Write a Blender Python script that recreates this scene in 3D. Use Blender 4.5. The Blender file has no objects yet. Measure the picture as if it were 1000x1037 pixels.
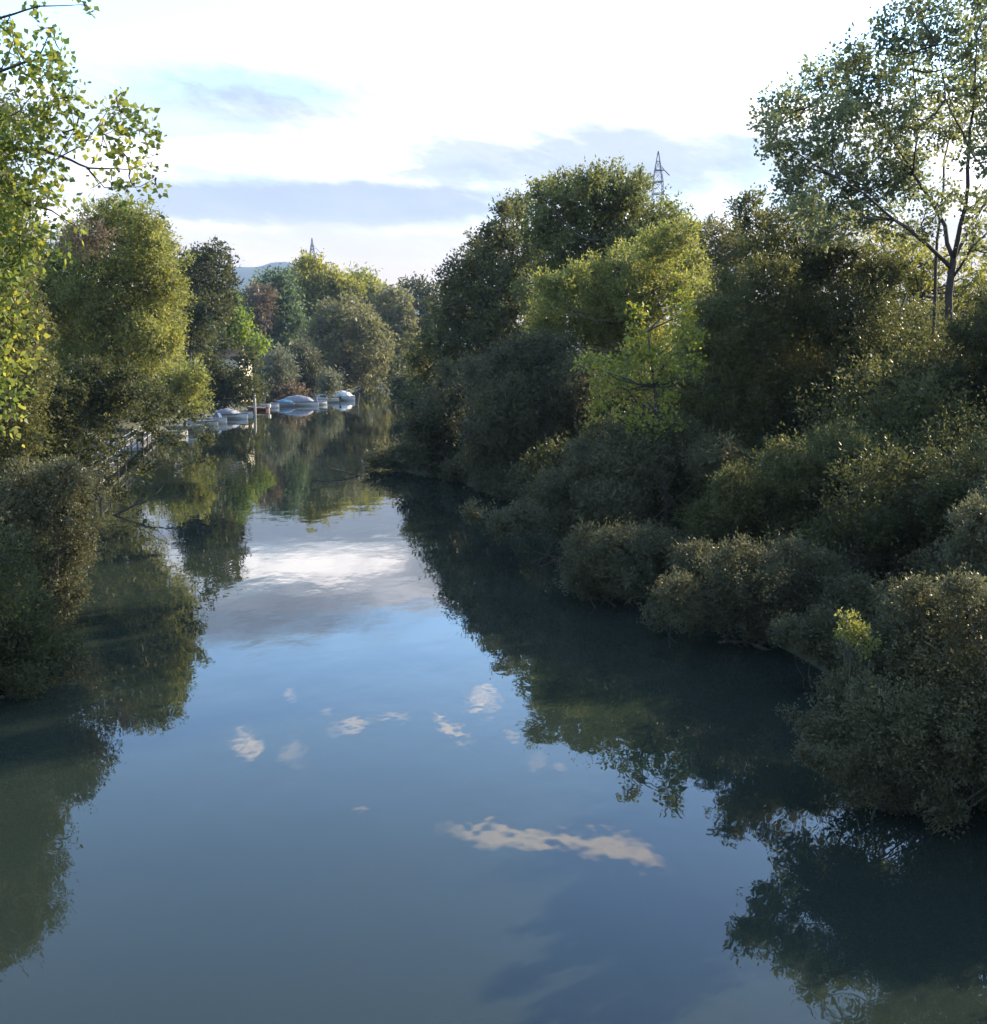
import bpy, math, random
import numpy as np
from mathutils import Vector
C = bpy.context.scene.collection
SC = bpy.context.scene
rad = math.radians

# ------------------------------------------------------------------ camera
F = 1123.0; CX = 500.0; CY = 518.5; CAMH = 6.0; HOR = 370.0
PITCH = math.atan((CY - HOR) / F)
cd = bpy.data.cameras.new("camera"); cam = bpy.data.objects.new("camera", cd); C.objects.link(cam)
cam.location = (0, 0, CAMH); cam.rotation_euler = (rad(90) - PITCH, 0, 0)
cd.sensor_fit = 'HORIZONTAL'; cd.sensor_width = 36.0; cd.lens = 36.0 * F / 1000.0
cd.clip_start = 0.1; cd.clip_end = 20000
SC.camera = cam

def ray(px, py):
    """direction of a photo pixel, scaled to y = 1"""
    a = (px - CX) / F; b = -(py - CY) / F
    c, s = math.cos(PITCH), math.sin(PITCH)
    d = (a, c + b * s, b * c - s)
    return (d[0] / d[1], 1.0, d[2] / d[1])
def P(px, py, D):
    r = ray(px, py); return np.array((r[0] * D, D, CAMH + r[2] * D))
def W(px, py, z=0.0):
    r = ray(px, py); D = (z - CAMH) / r[2]; return np.array((r[0] * D, D, z))

# ------------------------------------------------------------------ light
SUN_AZ, SUN_EL = rad(52), rad(25)          # azimuth to the right of the view (+Y)
EXPOSURE = 1.45
world = bpy.data.worlds.new("World"); SC.world = world; world.use_nodes = True
nt = world.node_tree; N = nt.nodes; L = nt.links
for n in list(N): N.remove(n)
def node(t, **kw):
    n = N.new(t)
    for k, v in kw.items(): setattr(n, k, v)
    return n
def setin(n, i, v):
    if v is None: return
    if hasattr(v, 'is_output') or isinstance(v, bpy.types.NodeSocket): L.new(v, n.inputs[i])
    else: n.inputs[i].default_value = v
def M(op, a, b=None, c=None, clamp=False):
    n = node('ShaderNodeMath', operation=op, use_clamp=clamp)
    setin(n, 0, a); setin(n, 1, b); setin(n, 2, c); return n.outputs[0]
def sstep(x, lo, hi):
    n = node('ShaderNodeMapRange', interpolation_type='SMOOTHSTEP')
    setin(n, 0, x); n.inputs[1].default_value = lo; n.inputs[2].default_value = hi
    return n.outputs[0]
def mixc(f, a, b):
    n = node('ShaderNodeMix', data_type='RGBA'); setin(n, 0, f)
    for i, v in ((6, a), (7, b)):
        if isinstance(v, tuple): n.inputs[i].default_value = (*v, 1)
        else: L.new(v, n.inputs[i])
    return n.outputs[2]
SKY_STRENGTH = 0.15
sky = node('ShaderNodeTexSky', sky_type='NISHITA', sun_disc=False, sun_elevation=SUN_EL, sun_rotation=SUN_AZ,
           altitude=50.0, air_density=1.0, dust_density=0.35, ozone_density=2.5)
skyc = node('ShaderNodeVectorMath', operation='SCALE'); L.new(sky.outputs[0], skyc.inputs[0]); skyc.inputs[3].default_value = SKY_STRENGTH
tc = node('ShaderNodeTexCoord'); sp = node('ShaderNodeSeparateXYZ'); L.new(tc.outputs['Generated'], sp.inputs[0])
az = M('MULTIPLY', M('ARCTAN2', sp.outputs[0], sp.outputs[1]), 57.2958)
el = M('MULTIPLY', M('ARCSINE', sp.outputs[2]), 57.2958)
cv = node('ShaderNodeCombineXYZ'); L.new(M('ADD', az, M('MULTIPLY', el, 1.1)), cv.inputs[0]); L.new(M('MULTIPLY', el, 2.2), cv.inputs[1])
def noise(scale, detail, rough=0.55, w=0.0):
    n = node('ShaderNodeTexNoise', noise_dimensions='4D'); L.new(cv.outputs[0], n.inputs['Vector'])
    n.inputs['Scale'].default_value = scale; n.inputs['Detail'].default_value = detail
    n.inputs['Roughness'].default_value = rough; n.inputs['W'].default_value = w; return n.outputs[0]
nA = noise(0.10, 6, 0.6, 1.0); nB = noise(0.45, 5, 0.65, 4.0); nC = noise(0.05, 5, 0.55, 9.0); nP = noise(1.1, 6, 0.7, 2.0)
def azel(px, py):
    r = ray(px, py); z = abs(r[2]); h = math.hypot(r[0], 1)
    return math.degrees(math.atan2(r[0], 1)), math.degrees(math.atan2(z, h))
def blob(px, py, wx, wy, noi=None, amp=0.0, soft=0.6, tilt=0.0):
    """soft ellipse in the sky; px,py a pixel of the sky or of its mirror image in the water; half widths in pixels"""
    a0, e0 = azel(px, py); k = 0.0505
    dx = M('MULTIPLY', M('SUBTRACT', az, a0), 1 / (wx * k))
    ee = M('SUBTRACT', el, e0)
    if tilt: ee = M('SUBTRACT', ee, M('MULTIPLY', M('SUBTRACT', az, a0), tilt))
    dy = M('MULTIPLY', ee, 1 / (wy * k))
    r = M('ADD', M('MULTIPLY', dx, dx), M('MULTIPLY', dy, dy))
    v = M('SUBTRACT', 1.0, r)
    if noi is not None: v = M('ADD', v, M('MULTIPLY', M('SUBTRACT', noi, 0.5), amp))
    return sstep(v, 0.0, soft)
E = 2 ** (-EXPOSURE)
def c_(r, g, b): return (r * E, g * E, b * E)
tint = node('ShaderNodeVectorMath', operation='MULTIPLY'); L.new(skyc.outputs[0], tint.inputs[0]); tint.inputs[1].default_value = (1.34, 1.46, 1.54)
col = tint.outputs[0]
# thin high veil
veil = M('ADD', M('MULTIPLY', sstep(nC, 0.45, 0.75), 0.08), 0.04)
col = mixc(veil, col, c_(1.7, 1.7, 1.75))
# white cloud bank low in the sky, its upper edge near 12.4 degrees
bank = M('MULTIPLY', sstep(M('ADD', el, M('MULTIPLY', M('SUBTRACT', nA, 0.5), 1.6)), 12.9, 12.0), 0.9)
bankc = mixc(sstep(nA, 0.42, 0.60), c_(0.98, 1.12, 1.34), c_(2.9, 2.7, 2.65))
col = mixc(bank, col, bankc)
# blue-grey bands
nM0 = M('ADD', M('MULTIPLY', nA, 0.7), M('MULTIPLY', nB, 0.45))
gz = M('MAXIMUM', blob(270, 150, 260, 80, nM0, 4.0, 1.8), M('MULTIPLY', blob(560, 165, 200, 55, nM0, 4.0, 1.8), 0.8))
col = mixc(M('MULTIPLY', gz, 0.62), col, c_(0.66, 0.74, 0.90))
nM = M('ADD', M('MULTIPLY', nA, 0.7), M('MULTIPLY', nB, 0.45))
g2 = M('MAXIMUM', blob(330, 207, 260, 27, nM, 2.6, 0.9), M('MULTIPLY', blob(640, 165, 240, 40, nM, 3.0, 1.2), 0.9))
g2 = M('MAXIMUM', g2, M('MULTIPLY', blob(480, 165, 120, 30, nM, 3.6, 1.2), 0.85))
col = mixc(M('MULTIPLY', g2, 0.94), col, c_(0.55, 0.64, 0.80))
g1 = blob(225, 96, 165, 30, nM, 3.2, 1.6, -0.05)
col = mixc(M('MULTIPLY', g1, 0.95), col, c_(0.58, 0.66, 0.84))
w1 = blob(290, 157, 150, 20, nB, 2.4, 1.0)
col = mixc(M('MULTIPLY', w1, 0.9), col, c_(3.6, 3.35, 3.25))
# pinkish low band
low = sstep(M('ADD', el, M('MULTIPLY', M('SUBTRACT', nA, 0.5), 2.0)), 7.6, 6.4)
lowc = mixc(sstep(el, 7.0, 3.5), c_(0.92, 0.87, 0.89), c_(1.08, 0.82, 0.70))
col = mixc(M('MULTIPLY', low, 0.92), col, lowc)
# small puffs higher up, seen mirrored in the water
for (px, py, wx, wy, t, s) in ((249, 753, 18, 16, 0, .8), (297, 765, 16, 18, 0, .28), (355, 738, 26, 7, 0, .6), (395, 730, 22, 5, 0, .45),
                         (293, 705, 9, 8, 0, .35), (330, 722, 8, 8, 0, .35), (489, 709, 22, 12, 0, .95), (541, 718, 13, 9, 0, .55), (457, 738, 22, 9, .6, .8),
                         (520, 748, 10, 5, 0, .4), (545, 772, 10, 12, 0, .25), (565, 780, 11, 8, 0, .35), (365, 822, 14, 6, 0, .45), (625, 650, 12, 8, 0, .3),
                         (505, 846, 75, 10, .10, .9), (590, 857, 75, 13, .14, 1.), (645, 868, 42, 15, .2, 1.), (560, 851, 120, 8, .12, .8), (60, 640, 30, 20, 0, .2)):
    b = blob(px, py, wx, wy, nP, 1.1 if wx > 30 else 3.6, 1.4, t)
    col = mixc(M('MULTIPLY', b, min(1, s * 1.05)), col, c_(4.2, 3.85, 3.75))
# broken cloud elsewhere in the sky (behind and beside the view)
side = M('MULTIPLY', sstep(M('ABSOLUTE', az), 45, 75), sstep(nC, 0.5, 0.62))
col = mixc(M('MULTIPLY', side, 0.6), col, c_(1.3, 1.3, 1.35))
bg = node('ShaderNodeBackground'); L.new(col, bg.inputs[0]); bg.inputs[1].default_value = 1.0
out = node('ShaderNodeOutputWorld'); L.new(bg.outputs[0], out.inputs[0])

sd = bpy.data.lights.new("sun", 'SUN'); sun = bpy.data.objects.new("sun", sd); C.objects.link(sun)
sd.energy = 5.0; sd.angle = rad(0.5); sd.color = (1.0, 0.84, 0.58)
sv = Vector((math.sin(SUN_AZ) * math.cos(SUN_EL), math.cos(SUN_AZ) * math.cos(SUN_EL), math.sin(SUN_EL)))
sun.rotation_euler = sv.to_track_quat('Z', 'Y').to_euler()
sun.location = (60, 60, 60)
SC.view_settings.view_transform = 'Standard'; SC.view_settings.look = 'None'
SC.view_settings.exposure = EXPOSURE; SC.view_settings.gamma = 1.0
SC.render.engine = 'CYCLES'
SC.cycles.max_bounces = 7; SC.cycles.diffuse_bounces = 3; SC.cycles.glossy_bounces = 3; SC.cycles.transmission_bounces = 4
SC.cycles.volume_bounces = 0; SC.cycles.caustics_reflective = False; SC.cycles.caustics_refractive = False

# ------------------------------------------------------------------ materials
MATS = {}
def mat(name, fn):
    if name in MATS: return MATS[name]
    m = bpy.data.materials.new(name); m.use_nodes = True
    t = m.node_tree; b = t.nodes['Principled BSDF']; fn(t, b); MATS[name] = m; return m
def nd(t, ty, **kw):
    n = t.nodes.new(ty)
    for k, v in kw.items(): setattr(n, k, v)
    return n
def plain(name, rgb, rough=0.6, metal=0.0, var=0.25, scale=4.0, spec=0.4, rgb2=None):
    def fn(t, b):
        c = nd(t, 'ShaderNodeTexCoord'); n = nd(t, 'ShaderNodeTexNoise'); n.inputs['Scale'].default_value = scale
        n.inputs['Detail'].default_value = 6; t.links.new(c.outputs['Object'], n.inputs['Vector'])
        r = nd(t, 'ShaderNodeValToRGB'); r.color_ramp.elements[0].position = 0.3; r.color_ramp.elements[1].position = 0.7
        a = rgb2 or tuple(v * (1 - var) for v in rgb)
        r.color_ramp.elements[0].color = (*a, 1); r.color_ramp.elements[1].color = (*rgb, 1)
        t.links.new(n.outputs[0], r.inputs[0]); t.links.new(r.outputs[0], b.inputs['Base Color'])
        b.inputs['Roughness'].default_value = rough; b.inputs['Metallic'].default_value = metal
        b.inputs['Specular IOR Level'].default_value = spec
        bp = nd(t, 'ShaderNodeBump'); bp.inputs['Strength'].default_value = 0.3; bp.inputs['Distance'].default_value = 0.02
        t.links.new(n.outputs[0], bp.inputs['Height']); t.links.new(bp.outputs[0], b.inputs['Normal'])
    return mat(name, fn)
def leafmat(name, dark, mid, light, trans=0.45):
    def fn(t, b):
        a = nd(t, 'ShaderNodeAttribute', attribute_name='tone')
        r = nd(t, 'ShaderNodeValToRGB'); e = r.color_ramp.elements
        e[0].position = 0.0; e[0].color = (*dark, 1); e[1].position = 1.0; e[1].color = (*light, 1)
        k = e.new(0.5); k.color = (*mid, 1)
        t.links.new(a.outputs['Fac'], r.inputs[0]); t.links.new(r.outputs[0], b.inputs['Base Color'])
        b.inputs['Roughness'].default_value = 0.5; b.inputs['Specular IOR Level'].default_value = 0.22
        tr = nd(t, 'ShaderNodeBsdfTranslucent'); hs = nd(t, 'ShaderNodeHueSaturation')
        hs.inputs['Saturation'].default_value = 1.15; hs.inputs['Value'].default_value = 1.5; hs.inputs['Hue'].default_value = 0.49
        t.links.new(r.outputs[0], hs.inputs['Color']); t.links.new(hs.outputs[0], tr.inputs['Color'])
        mx = nd(t, 'ShaderNodeMixShader'); mx.inputs[0].default_value = trans
        t.links.new(b.outputs[0], mx.inputs[1]); t.links.new(tr.outputs[0], mx.inputs[2])
        t.links.new(mx.outputs[0], t.nodes['Material Output'].inputs[0])
    return mat(name, fn)
LEAF = {
 'green':   leafmat('leaf_green', (.044,.050,.020), (.090,.096,.037), (.17,.17,.06)),
 'dark':    leafmat('leaf_dark', (.030,.036,.016), (.056,.064,.026), (.105,.11,.04)),
 'blue':    leafmat('leaf_bluegreen', (0.044,0.069,0.037), (0.088,0.125,0.062), (0.200,0.250,0.125)),
 'yellow':  leafmat('leaf_yellowgreen', (0.108,0.120,0.034), (0.216,0.216,0.054), (0.372,0.336,0.084), .5),
 'bright':  leafmat('leaf_bright', (.09,.12,.03), (.22,.235,.05), (.46,.41,.10), .48),
 'lime':    leafmat('leaf_lime', (0.062,0.100,0.025), (0.138,0.188,0.044), (0.250,0.288,0.069), .5),
 'olive':   leafmat('leaf_olive', (0.075,0.075,0.037), (0.138,0.138,0.062), (0.225,0.213,0.094)),
 'willow':  leafmat('leaf_willow', (0.088,0.101,0.034), (0.182,0.196,0.061), (0.324,0.317,0.101), .5),
 'grey':    leafmat('leaf_greywillow', (.07,.075,.045), (.12,.128,.078), (.20,.205,.125), .35),
 'greyd':   leafmat('leaf_greydark', (.040,.041,.021), (.084,.086,.043), (.165,.160,.080), .35),
 'rust':    leafmat('leaf_rust', (.075,.058,.038), (.13,.10,.062), (.18,.14,.09), .35),
 'brown':   leafmat('leaf_brown', (.040,.034,.020), (.075,.062,.036), (.13,.11,.06), .35),
 'airy':    leafmat('leaf_airy', (0.078,0.091,0.046), (0.156,0.176,0.085), (0.312,0.325,0.143), .5),  # lightened and greyed: hazy glare is put into the leaf colour
 'near':    leafmat('leaf_near', (.065,.10,.028), (.15,.185,.05), (.38,.345,.085), .48),
 'poplar':  leafmat('leaf_poplar', (.055,.066,.028), (.115,.13,.048), (.23,.235,.08), .5),
}
BARK = plain('bark', (.13,.11,.085), 0.9, rgb2=(.06,.05,.04), scale=6)
BARKD = plain('bark_dark', (.075,.06,.048), 0.9, rgb2=(.035,.03,.025), scale=6)

# ------------------------------------------------------------------ mesh helpers
def meshobj(name, verts, faces, m, parent=None, smooth=False):
    me = bpy.data.meshes.new(name); me.from_pydata([tuple(v) for v in verts], [], faces); me.update()
    me.materials.append(m)
    if smooth: me.polygons.foreach_set('use_smooth', [True] * len(me.polygons))
    o = bpy.data.objects.new(name, me); C.objects.link(o)
    if parent: o.parent = parent
    return o
def quadmesh(name, co, tone, m, parent=None):
    n = len(co) // 4
    me = bpy.data.meshes.new(name)
    me.vertices.add(n * 4); me.vertices.foreach_set('co', co.astype(np.float32).ravel())
    me.loops.add(n * 4); me.loops.foreach_set('vertex_index', np.arange(n * 4, dtype=np.int32))
    me.polygons.add(n); me.polygons.foreach_set('loop_start', np.arange(0, n * 4, 4, dtype=np.int32))
    me.update(calc_edges=True)
    at = me.attributes.new('tone', 'FLOAT', 'FACE'); at.data.foreach_set('value', tone.astype(np.float32))
    me.materials.append(m)
    o = bpy.data.objects.new(name, me); C.objects.link(o)
    if parent: o.parent = parent
    return o
class MB:
    def __init__(s): s.v = []; s.f = []
    def tube(s, pts, rads, sides=6, cap=True):
        pts = [np.array(p, float) for p in pts]; n = len(pts); base = len(s.v)
        for i, p in enumerate(pts):
            t = pts[min(i + 1, n - 1)] - pts[max(i - 1, 0)]; t = t / (np.linalg.norm(t) + 1e-9)
            a = np.cross(t, (0.13, 0.97, 0.2)) if abs(t[1]) < 0.9 else np.cross(t, (1, 0, 0))
            a /= np.linalg.norm(a) + 1e-9; b = np.cross(t, a)
            for k in range(sides):
                an = 2 * math.pi * k / sides
                s.v.append(p + (a * math.cos(an) + b * math.sin(an)) * rads[i])
        for i in range(n - 1):
            for k in range(sides):
                k2 = (k + 1) % sides
                s.f.append((base + i * sides + k, base + i * sides + k2, base + (i + 1) * sides + k2, base + (i + 1) * sides + k))
        if cap:
            s.f.append(tuple(base + k for k in range(sides))[::-1]); s.f.append(tuple(base + (n - 1) * sides + k for k in range(sides)))
        return s
    def box(s, c, d, rz=0.0):
        b = len(s.v); cs, sn = math.cos(rz), math.sin(rz)
        for z in (-1, 1):
            for (x, y) in ((-1, -1), (1, -1), (1, 1), (-1, 1)):
                X, Y = x * d[0] / 2, y * d[1] / 2
                s.v.append(np.array((c[0] + X * cs - Y * sn, c[1] + X * sn + Y * cs, c[2] + z * d[2] / 2)))
        for q in ((3, 2, 1, 0), (4, 5, 6, 7), (0, 1, 5, 4), (1, 2, 6, 5), (2, 3, 7, 6), (3, 0, 4, 7)): s.f.append(tuple(b + i for i in q))
        return s
    def loft(s, rings, closed=True, caps=True):
        b = len(s.v); m = len(rings[0])
        for r in rings: s.v += [np.array(p, float) for p in r]
        for i in range(len(rings) - 1):
            for k in range(m if closed else m - 1):
                k2 = (k + 1) % m
                s.f.append((b + i * m + k, b + i * m + k2, b + (i + 1) * m + k2, b + (i + 1) * m + k))
        if caps:
            s.f.append(tuple(b + k for k in range(m))[::-1]); s.f.append(tuple(b + (len(rings) - 1) * m + k for k in range(m)))
        return s
    def build(s, name, m, parent=None, smooth=False): return meshobj(name, s.v, s.f, m, parent, smooth)
def empty(name, loc, label, cat, group=None, rz=0.0):
    o = bpy.data.objects.new(name, None); C.objects.link(o); o.location = loc; o.rotation_euler = (0, 0, rz)
    o['label'] = label; o['category'] = cat
    if group: o['group'] = group
    return o

# ------------------------------------------------------------------ foliage
def unit(v): return v / (np.linalg.norm(v, axis=-1, keepdims=True) + 1e-9)
def leaves(rng, pos, axis, length, width, fold=0.35):
    """deltoid leaves: 4 verts each"""
    n = len(pos); side = unit(np.cross(axis, unit(rng.normal(size=(n, 3)))))
    L_ = (length * rng.uniform(.6, 1.4, n))[:, None]; W_ = (width * rng.uniform(.7, 1.3, n))[:, None]
    out = np.empty((n, 4, 3))
    out[:, 0] = pos; out[:, 1] = pos + axis * L_ * fold + side * W_ * .5
    out[:, 2] = pos + axis * L_; out[:, 3] = pos + axis * L_ * fold - side * W_ * .5
    return out
def foliage(rng, lobes, leaf, aspect, cover, F_D, up=0.5, spray=0.35, per=14, core=1.0, hang=0.0, jit=0.5, floor=0.02, shell=(.55, 1.04)):
    """lobes: list of (centre, radius). returns verts, tone, spray tips"""
    cs = np.array([l[0] for l in lobes]); rs = np.array([l[1] for l in lobes])
    area = math.pi * (rs ** 2); lw = leaf * leaf * aspect * 0.5
    cov = np.array([l[2] if len(l) > 2 else 1.0 for l in lobes])
    tot = area * cov * cover / lw
    V = []; T = []; tips = []
    for i, (c, r) in enumerate(zip(cs, rs)):
        ns = max(3, int(tot[i] / per)); u = unit(rng.normal(size=(ns, 3)))
        # lumpy radius
        k = unit(rng.normal(size=(9, 3))); bump = np.max(u @ k.T, axis=1)
        rr = r * (rng.uniform(shell[0], shell[1], ns)) * (0.74 + 0.34 * bump)
        p = c + u * rr[:, None] * np.array((1, 1, 0.92))
        # thin out what lies deep inside other lobes
        d = np.linalg.norm(p[:, None] - cs[None], axis=2) / rs[None]; d[:, i] = 9
        keep = (d.min(axis=1) > 0.62) | (rng.random(ns) < 0.25)
        p = p[keep]; u = u[keep]; ns = len(p)
        if ns == 0: continue
        td = unit(u * 0.8 + np.array((0, 0, up)) + rng.normal(size=(ns, 3)) * jit)
        sl = r * spray * rng.uniform(.5, 1.25, ns)
        sl = np.clip(sl, leaf * 1.5, leaf * 9) * np.where(rng.random(ns) < .07, 2.1, 1.0)
        s = rng.random((ns, per)); s = s ** 0.8
        pos = p[:, None] + td[:, None] * (s * sl[:, None])[..., None] + rng.normal(size=(ns, per, 3)) * (leaf * 0.75)
        pos[..., 2] -= hang * (s ** 2) * sl[:, None]
        ax = unit(td[:, None] * 0.9 + rng.normal(size=(ns, per, 3)) * 0.75 + np.array((0, 0, -hang)))
        lt = rng.normal(0.46, 0.09); st = rng.normal(0, .13, ns)
        tone = np.clip(lt + st[:, None] + rng.normal(0, .10, (ns, per)), 0, 1)
        V.append(leaves(rng, pos.reshape(-1, 3), ax.reshape(-1, 3), leaf, leaf * aspect)); T.append(tone.ravel())
        tips.append((p[:: max(1, ns // 7)][:7], i))
        if core > 0:  # oversized inner leaves in a darker tone, added to block light through the crown
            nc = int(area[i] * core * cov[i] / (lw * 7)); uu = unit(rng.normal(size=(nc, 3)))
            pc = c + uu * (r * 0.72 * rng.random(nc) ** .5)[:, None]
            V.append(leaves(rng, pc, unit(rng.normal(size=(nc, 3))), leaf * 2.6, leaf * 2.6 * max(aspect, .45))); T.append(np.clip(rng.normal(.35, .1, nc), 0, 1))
    V = np.concatenate(V); T = np.concatenate(T)
    ok = V[:, :, 2].min(axis=1) > floor
    return V[ok], T[ok], tips
SEED = [11]; RS = 1.12
def limb(mb, a, b, r0, r1, rng, sides=5, sag=0.12, n=5):
    a = np.array(a, float); b = np.array(b, float); d = np.linalg.norm(b - a)
    off = rng.normal(size=3) * d * 0.07; pts = []
    for i in range(n + 1):
        t = i / n; p = a * (1 - t) + b * t + off * math.sin(math.pi * t) + np.array((0, 0, -1)) * sag * d * math.sin(math.pi * t)
        if 0 < i < n: p = p + rng.normal(size=3) * d * 0.015
        pts.append(p)
    mb.tube(pts, [r0 * (1 - i / n) + r1 * i / n for i in range(n + 1)], sides); return pts
def plant(name, label, cat, D, base, lobes, pal, leaf=None, aspect=0.5, cover=3.2, depth=0.5, up=0.5, spray=.35, core=1.0, hang=0.0,
          group=None, twigs=True, limbs=None, trunk_r=None, bark=None, shell=(.55, 1.04), per=14, back=True, jit=.5, stems=1, rootz=None, extra=None, sat=4):
    """lobes in photo pixels (x, y, r[, cover factor]) at distance D; every lobe gets a depth of its own"""
    SEED[0] += 1; rng = np.random.default_rng(SEED[0])
    px = 1.0 / F * D
    if leaf is None: leaf = max(0.05, 3.6 * px)
    xs = [l[0] for l in lobes]; wpx = (max(xs) - min(xs)) * 0.5 + np.mean([l[2] for l in lobes])
    dep = wpx * px * depth
    L3 = []
    for l in lobes:
        dy = rng.uniform(-1, 1) * dep; q = P(l[0], l[1], D + dy)
        L3.append((q, RS * l[2] * (D + dy) / F, l[3] if len(l) > 3 else 1.0))
    if sat:
        for l in list(L3):
            for _ in range(sat):
                u = unit(rng.normal(size=3)); u[2] = abs(u[2]) * .8 + .1 if rng.random() < .7 else u[2]
                L3.append((l[0] + u * l[1] * rng.uniform(.85, 1.12), l[1] * rng.uniform(.2, .36), l[2]))
    nsat = len(L3)
    if back:    # the far side of the crown, roughly as broad as the near one
        for l in list(L3)[:len(lobes):2]:
            q = l[0].copy(); q[1] += dep * 0.9 + l[1] * .3; q[0] += rng.normal() * l[1] * .3; q[2] -= l[1] * .35
            L3.append((q, l[1] * .9, l[2] * .5))
    b = P(base[0], base[1], D); bx = b[0]
    if rootz is None: rootz = -0.1 if cat in ('bush', 'shrub') else 0.5
    root = empty(name, (bx, D, rootz), label, cat, group)
    o = np.array((bx, D, rootz))
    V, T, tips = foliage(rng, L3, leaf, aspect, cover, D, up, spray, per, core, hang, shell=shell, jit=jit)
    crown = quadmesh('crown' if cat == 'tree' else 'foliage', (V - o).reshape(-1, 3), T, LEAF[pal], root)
    if extra:
        LX = [(P(l[0], l[1], D + extra[4] + rng.uniform(-.6, .6)), l[2] * D / F, 1.0) for l in extra[3]]
        VX, TX, _ = foliage(rng, LX, leaf, aspect, 2.0, D, core=.4)
        ex_ = quadmesh(extra[0], (VX - o).reshape(-1, 3), TX, LEAF[extra[2]], root); ex_['label'] = extra[1]
    bark = bark or (BARK if cat == 'tree' else BARKD)
    mb = MB(); cs = np.array([l[0] for l in L3]); top = cs[:, 2].max(); H = top - rootz
    tr = trunk_r or max(0.05, H * 0.016)
    if cat == 'tree' and limbs is None:
        cxm = cs[:, 0].mean(); cym = cs[:, 1].mean()
        nodes = []
        for sidx in range(stems):
            ex = (rng.normal() * .15 * H if stems > 1 else 0)
            n = 8; pts = []
            for i in range(n + 1):
                t = i / n; w = t ** 1.3
                pts.append(np.array((bx * (1 - w) + (cxm + ex) * w, D * (1 - w) + cym * w, rootz + H * 0.86 * t)) + (rng.normal(size=3) * H * .006 if i else 0))
            rr = [tr * (1 - .8 * i / n) for i in range(n + 1)]; rr[0] *= 1.35
            mb.tube([p - o for p in pts], rr, 7); nodes += pts[2:]
        for (c, r, cv_) in [q for q in L3 if q[1] > np.median(cs[:, 0] * 0 + [w[1] for w in L3])]:
            cand = [p for p in nodes if p[2] < c[2] - 0.15 * np.linalg.norm(p[:2] - c[:2])] or nodes[:2]
            a = min(cand, key=lambda p: np.linalg.norm(p - c) + .25 * abs(p[2] - c[2]))
            limb(mb, a - o, c - o, tr * .28, tr * .08, rng)
    elif limbs is None:
        for (c, r, cv_) in L3[:len(lobes)]:
            s0 = o + np.array((rng.normal() * .25 * wpx * px, rng.normal() * .3, 0)); limb(mb, s0 - o, c - o, tr * .35, tr * .1, rng)
    else:
        li = None
        for k, (pp, r0, r1) in enumerate(limbs):
            pts = [P(q[0], q[1], D + (q[2] if len(q) > 2 else 0)) - o for q in pp]
            # densify with slight wander
            fine = []
            for a, b2 in zip(pts[:-1], pts[1:]):
                for j in range(3): fine.append(a + (b2 - a) * j / 3 + rng.normal(size=3) * np.linalg.norm(b2 - a) * .015 * (j > 0))
            fine.append(pts[-1]); nf = len(fine)
            if k == 0: tb = MB().tube(fine, [r0 + (r1 - r0) * i / (nf - 1) for i in range(nf)], 8); tb.build('trunk', bark, root, True)
            else: MB().tube(fine, [r0 + (r1 - r0) * i / (nf - 1) for i in range(nf)], 6).build('branch', bark, root, True)
        allp = np.array([p for pp, _, _ in limbs for p in [P(q[0], q[1], D + (q[2] if len(q) > 2 else 0)) - o for q in pp][1:]])
        for (c, r, cv_) in L3[:len(lobes)]:
            a = allp[np.argmin(np.linalg.norm(allp - (c - o), axis=1))]
            limb(mb, a, c - o, tr * .16, tr * .06, rng, sag=.05)
    if twigs:
        for tp, i in tips:
            c = L3[i][0]
            for q in tp: limb(mb, c - o, q - o, max(tr * .07, .006), max(tr * .02, .003), rng, sides=3, n=3, sag=.03)
    if mb.v: mb.build('twigs' if limbs else ('trunk' if cat == 'tree' else 'stems'), bark, root, True)
    return root

# ------------------------------------------------------------------ terrain and water
LB = [(-40, 730), (-25, 690), (0, 640), (25, 560), (40, 520), (60, 497), (110, 470), (150, 448), (185, 434), (215, 425), (250, 414), (290, 407.5), (345, 401.5), (366, 394)]
RB = [(1040, 850), (960, 770), (850, 690), (780, 648), (700, 618), (640, 580), (580, 540), (520, 510), (460, 486), (405, 477), (392, 470), (400, 455), (425, 440), (425, 420), (420, 405), (400, 392.5)]
lb = np.array([W(*p)[:2] for p in LB]); rb = np.array([W(*p)[:2] for p in RB])
lb = np.vstack([[(-9.5, -400), (-9.5, 0)], lb, [(-60, 330), (-170, 420), (-500, 480)]])
rb = np.vstack([[(7, -400), (6.2, 0)], rb, [(-45, 352), (-160, 445), (-500, 510)]])
poly = np.vstack([lb, rb[::-1]])
def shore_dist(X, Y):
    """signed distance to the shoreline: + on land"""
    sh = X.shape; p = np.stack([X.ravel(), Y.ravel()], 1); best = np.full(len(p), 1e9); inside = np.zeros(len(p), bool)
    n = len(poly)
    for i in range(n):
        a = poly[i]; b = poly[(i + 1) % n]; d = b - a
        t = np.clip(((p - a) @ d) / (d @ d + 1e-9), 0, 1); q = a + t[:, None] * d
        best = np.minimum(best, np.linalg.norm(p - q, axis=1))
        c = ((a[1] > p[:, 1]) != (b[1] > p[:, 1]))
        with np.errstate(divide='ignore', invalid='ignore'): xx = (b[0] - a[0]) * (p[:, 1] - a[1]) / (b[1] - a[1]) + a[0]
        inside ^= c & (p[:, 0] < xx)
    return np.where(inside, -best, best).reshape(sh)
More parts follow.
